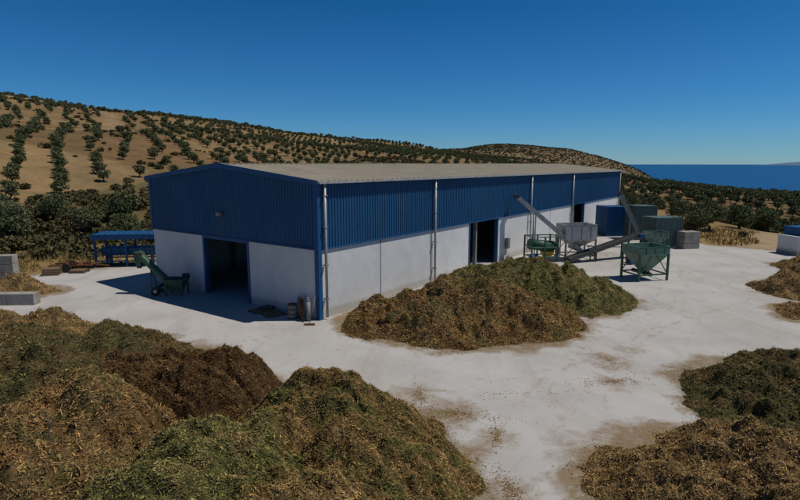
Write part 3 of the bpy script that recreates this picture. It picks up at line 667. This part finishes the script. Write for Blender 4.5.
for i in range(4): bushc.objects.link(bpy.data.objects.new('scrub_variant_%d'%i,bush_mesh('scrub_%d'%i,300+i,420,.2)))
def scatter(name,P,S,coll,nvar,mod):
    n_=len(P); me=bpy.data.meshes.new(name); me.vertices.add(n_); me.vertices.foreach_set('co',P.astype(np.float32).ravel())
    a=me.attributes.new('scl','FLOAT','POINT'); a.data.foreach_set('value',S.astype(np.float32))
    a=me.attributes.new('rotz','FLOAT_VECTOR','POINT'); rv=np.zeros((n_,3),np.float32); rv[:,2]=rng.uniform(0,6.28,n_); a.data.foreach_set('vector',rv.ravel())
    a=me.attributes.new('vidx','INT','POINT'); a.data.foreach_set('value',rng.integers(0,nvar,n_).astype(np.int32))
    o=link(bpy.data.objects.new(name,me))
    ng=bpy.data.node_groups.new(name+'_gn','GeometryNodeTree'); ng.interface.new_socket('Geometry',in_out='INPUT',socket_type='NodeSocketGeometry'); ng.interface.new_socket('Geometry',in_out='OUTPUT',socket_type='NodeSocketGeometry')
    N_=ng.nodes; gi=N_.new('NodeGroupInput'); go=N_.new('NodeGroupOutput'); ip=N_.new('GeometryNodeInstanceOnPoints'); ci=N_.new('GeometryNodeCollectionInfo')
    ci.inputs['Collection'].default_value=coll; ci.inputs['Separate Children'].default_value=True; ci.inputs['Reset Children'].default_value=True
    def na(nm,t):
        k=N_.new('GeometryNodeInputNamedAttribute'); k.data_type=t; k.inputs['Name'].default_value=nm; return k.outputs['Attribute']
    L=ng.links.new
    L(gi.outputs[0],ip.inputs['Points']); L(ci.outputs[0],ip.inputs['Instance']); ip.inputs['Pick Instance'].default_value=True
    L(na('vidx','INT'),ip.inputs['Instance Index']); L(na('rotz','FLOAT_VECTOR'),ip.inputs['Rotation']); L(na('scl','FLOAT'),ip.inputs['Scale']); L(ip.outputs[0],go.inputs[0])
    o.modifiers.new('scatter','NODES').node_group=ng; return o
NT=[(-62,66),(-55,61),(-49,64),(-43,59),(-37,63),(-31,60),(-26,61),(-47,72),(-57,76),(-37,71),(-29,68),(-68,60),(-22,66),(38,68),(42.5,73),(52,61),(58,66),(50,78),(64,72),(45,86),(57,82),(67,62),(72,78),(37,88),(75,68)]
for i,(x,y) in enumerate(NT):
    o=link(bpy.data.objects.new('olive_tree',near[i%4])); o.location=(x,y,float(Hh(np.array([x]),np.array([y]))[0])); o.rotation_euler=(0,0,rng.uniform(0,6)); o.scale=(rng.uniform(.7,1.0),)*3
PT=[];PS=[]
for i in range(NS):
    isscr=(ptype[i]>.93) and sx[i]<400
    if isscr: continue
    R_=150 if i<110 else 190; sp=psp[i]*(1 if math.hypot(sx[i],sy[i])<700 else 1.1)
    g=np.arange(-R_,R_,sp); gx,gy=np.meshgrid(g,g*.92); c,s=math.cos(pang[i]),math.sin(pang[i])
    x=(sx[i]+gx*c-gy*s).ravel(); y=(sy[i]+gx*s+gy*c).ravel(); x+=rng.normal(0,.25,x.size); y+=rng.normal(0,.25,y.size)
    k=(np.abs(x)<1.05*y+60)&(y>20); x,y=x[k],y[k]
    if not len(x): continue
    xx=x+(fbm(x/40,y/40,3,21)-.5)*22; yy=y+(fbm(x/40,y/40,3,31)-.5)*22
    D=(xx[:,None]-sx[None])**2+(yy[:,None]-sy[None])**2; ok=D.argmin(1)==i
    D.sort(axis=1); ok&=(np.sqrt(D[:,1])-np.sqrt(D[:,0]))>2
    x,y=x[ok],y[ok]
    ok=(sdist(x,y)>10)&(pdist(x,y,ROAD)>5)&(pdist(x,y,TRACK)>4)&(rng.random(len(x))<.95)
    for (tx,ty) in NT: ok&=np.hypot(x-tx,y-ty)>4.5
    x,y=x[ok],y[ok]; PT.append(np.stack([x,y],-1)); PS.append(rng.uniform(.55,.8,len(x)))
x=rng.uniform(40,1500,15000); y=rng.uniform(60,1700,15000); k=(x>.30*y+18)&(x<1.0*y+60)&(sdist(x,y)>12)&(pdist(x,y,ROAD)>6)&(fbm(x/55,y/55,3,88)>.5)
for (tx,ty) in NT: k&=np.hypot(x-tx,y-ty)>4.5
PT.append(np.stack([x[k],y[k]],-1)); PS.append(rng.uniform(.5,.9,k.sum()))
x=rng.uniform(35,420,2600); y=rng.uniform(60,430,2600); k=(x>.30*y+18)&(x<1.0*y+60)&(sdist(x,y)>12)&(pdist(x,y,ROAD)>6)&(fbm(x/40,y/40,3,89)>.49)
for (tx,ty) in NT: k&=np.hypot(x-tx,y-ty)>4.5
PT.append(np.stack([x[k],y[k]],-1)); PS.append(rng.uniform(.5,.9,k.sum()))
P2=np.concatenate(PT);S2=np.concatenate(PS); z=Hh(P2[:,0],P2[:,1]); k=z>-57
scatter('olive_grove',np.concatenate([P2[k],z[k][:,None]-.05],1),S2[k],farc,5,0)
print('olive trees',k.sum())
x=np.concatenate([rng.uniform(-700,300,36000),rng.uniform(-120,0,1100),rng.uniform(-60,600,12000),rng.uniform(-100,700,12000)])
y=np.concatenate([rng.uniform(50,800,36000),rng.uniform(44,100,1100),rng.uniform(50,700,12000),rng.uniform(800,1450,12000)])
dn=fbm(x/60,y/60,4,77); ix,pe_=parcel(x,y); isS=(ptype[ix]>.93)
z0=Hh(x,y)
pr=np.clip((dn-.56)*5,0,.9)*.4+isS*.6+(pe_<4)*.3+.02+(y>800)*.45+np.clip((z0-38)/25,0,1)*.25*(y<800)+((sdist(x,y)<30)&(x<0))*.22
k=(rng.random(len(x))<pr)&(sdist(x,y)>5)&(pdist(x,y,ROAD)>4)&(pdist(x,y,TRACK)>4)&(np.abs(x)<1.05*y+60)&(z0>-56)
x,y,z=x[k],y[k],z0[k]; dd=np.hypot(x,y)
scatter('scrub_bushes',np.stack([x,y,z-.1],-1),rng.uniform(.5,1.4,len(x))*(1+sstep(300,900,dd)*.8),bushc,4,0)
print('scrub',len(x))
x=np.concatenate([rng.uniform(-75,-15,34000),rng.uniform(30,80,16000)]); y=np.concatenate([rng.uniform(34,62,34000),rng.uniform(42,75,16000)])
d=sdist(x,y); k=(d>.6)&(d<12)&(pdist(x,y,ROAD)>3)&(fbm(x/3,y/3,3,61)>.42); x,y=x[k],y[k]; z=Hh(x,y); nn=len(x)
a=rng.uniform(0,6.28,nn); hh=rng.uniform(.2,.6,nn); w=rng.uniform(.03,.08,nn)
B=np.stack([x,y,z-.03],-1); Wd=np.stack([np.cos(a),np.sin(a),0*a],-1)*w[:,None]; T=B+np.stack([rng.normal(0,.15,nn),rng.normal(0,.15,nn),hh],-1)
P=np.stack([B-Wd,B+Wd,T],1).reshape(-1,3)
link(bpy.data.objects.new('dry_grass',mesh_np('dry_grass',P,np.arange(3*nn).reshape(nn,3),[GRASS])))
# ---------------------------------------------------------------- light, sky, camera
el=math.radians(62); hz=Vector((.998,.03)).normalized(); S=Vector((hz.x*math.cos(el),hz.y*math.cos(el),math.sin(el)))
L=bpy.data.lights.new('sun','SUN'); L.energy=3.35; L.angle=math.radians(.53); L.color=(1,.95,.87); lo=link(bpy.data.objects.new('sun',L)); lo.rotation_euler=S.to_track_quat('Z','Y').to_euler(); lo.location=(20,-20,60)
w=bpy.data.worlds.new('World'); sc.world=w; w.use_nodes=True; nt=w.node_tree; bg=nt.nodes['Background']
sky=nt.nodes.new('ShaderNodeTexSky'); sky.sky_type='NISHITA'; sky.sun_disc=False; sky.sun_elevation=el; sky.sun_rotation=math.atan2(hz.x,hz.y); sky.air_density=1.0; sky.dust_density=0; sky.ozone_density=2.5; sky.altitude=100
tc=nt.nodes.new('ShaderNodeTexCoord'); sp=nt.nodes.new('ShaderNodeSeparateXYZ'); nt.links.new(tc.outputs['Generated'],sp.inputs[0])
r=ramp(nt,sp.outputs[2],[(0,(.46,.86,1.4)),(.10,(.25,.74,1.28)),(.28,(.09,.60,1.05)),(.6,(.27,.5,.74)),(1,(.36,.5,.7))])
nt.links.new(mix(nt,1.0,sky.outputs[0],r.outputs[0],'MULTIPLY'),bg.inputs[0]); bg.inputs[1].default_value=.055
cam=bpy.data.cameras.new('camera'); cam.sensor_width=36; cam.lens=24; cam.clip_end=200000; cam.clip_start=.1
co=link(bpy.data.objects.new('camera',cam)); co.location=(0,0,9); co.rotation_euler=(math.radians(90-9.17),0,0); sc.camera=co
sc.view_settings.view_transform='Standard'; sc.view_settings.look='None'; sc.view_settings.exposure=0
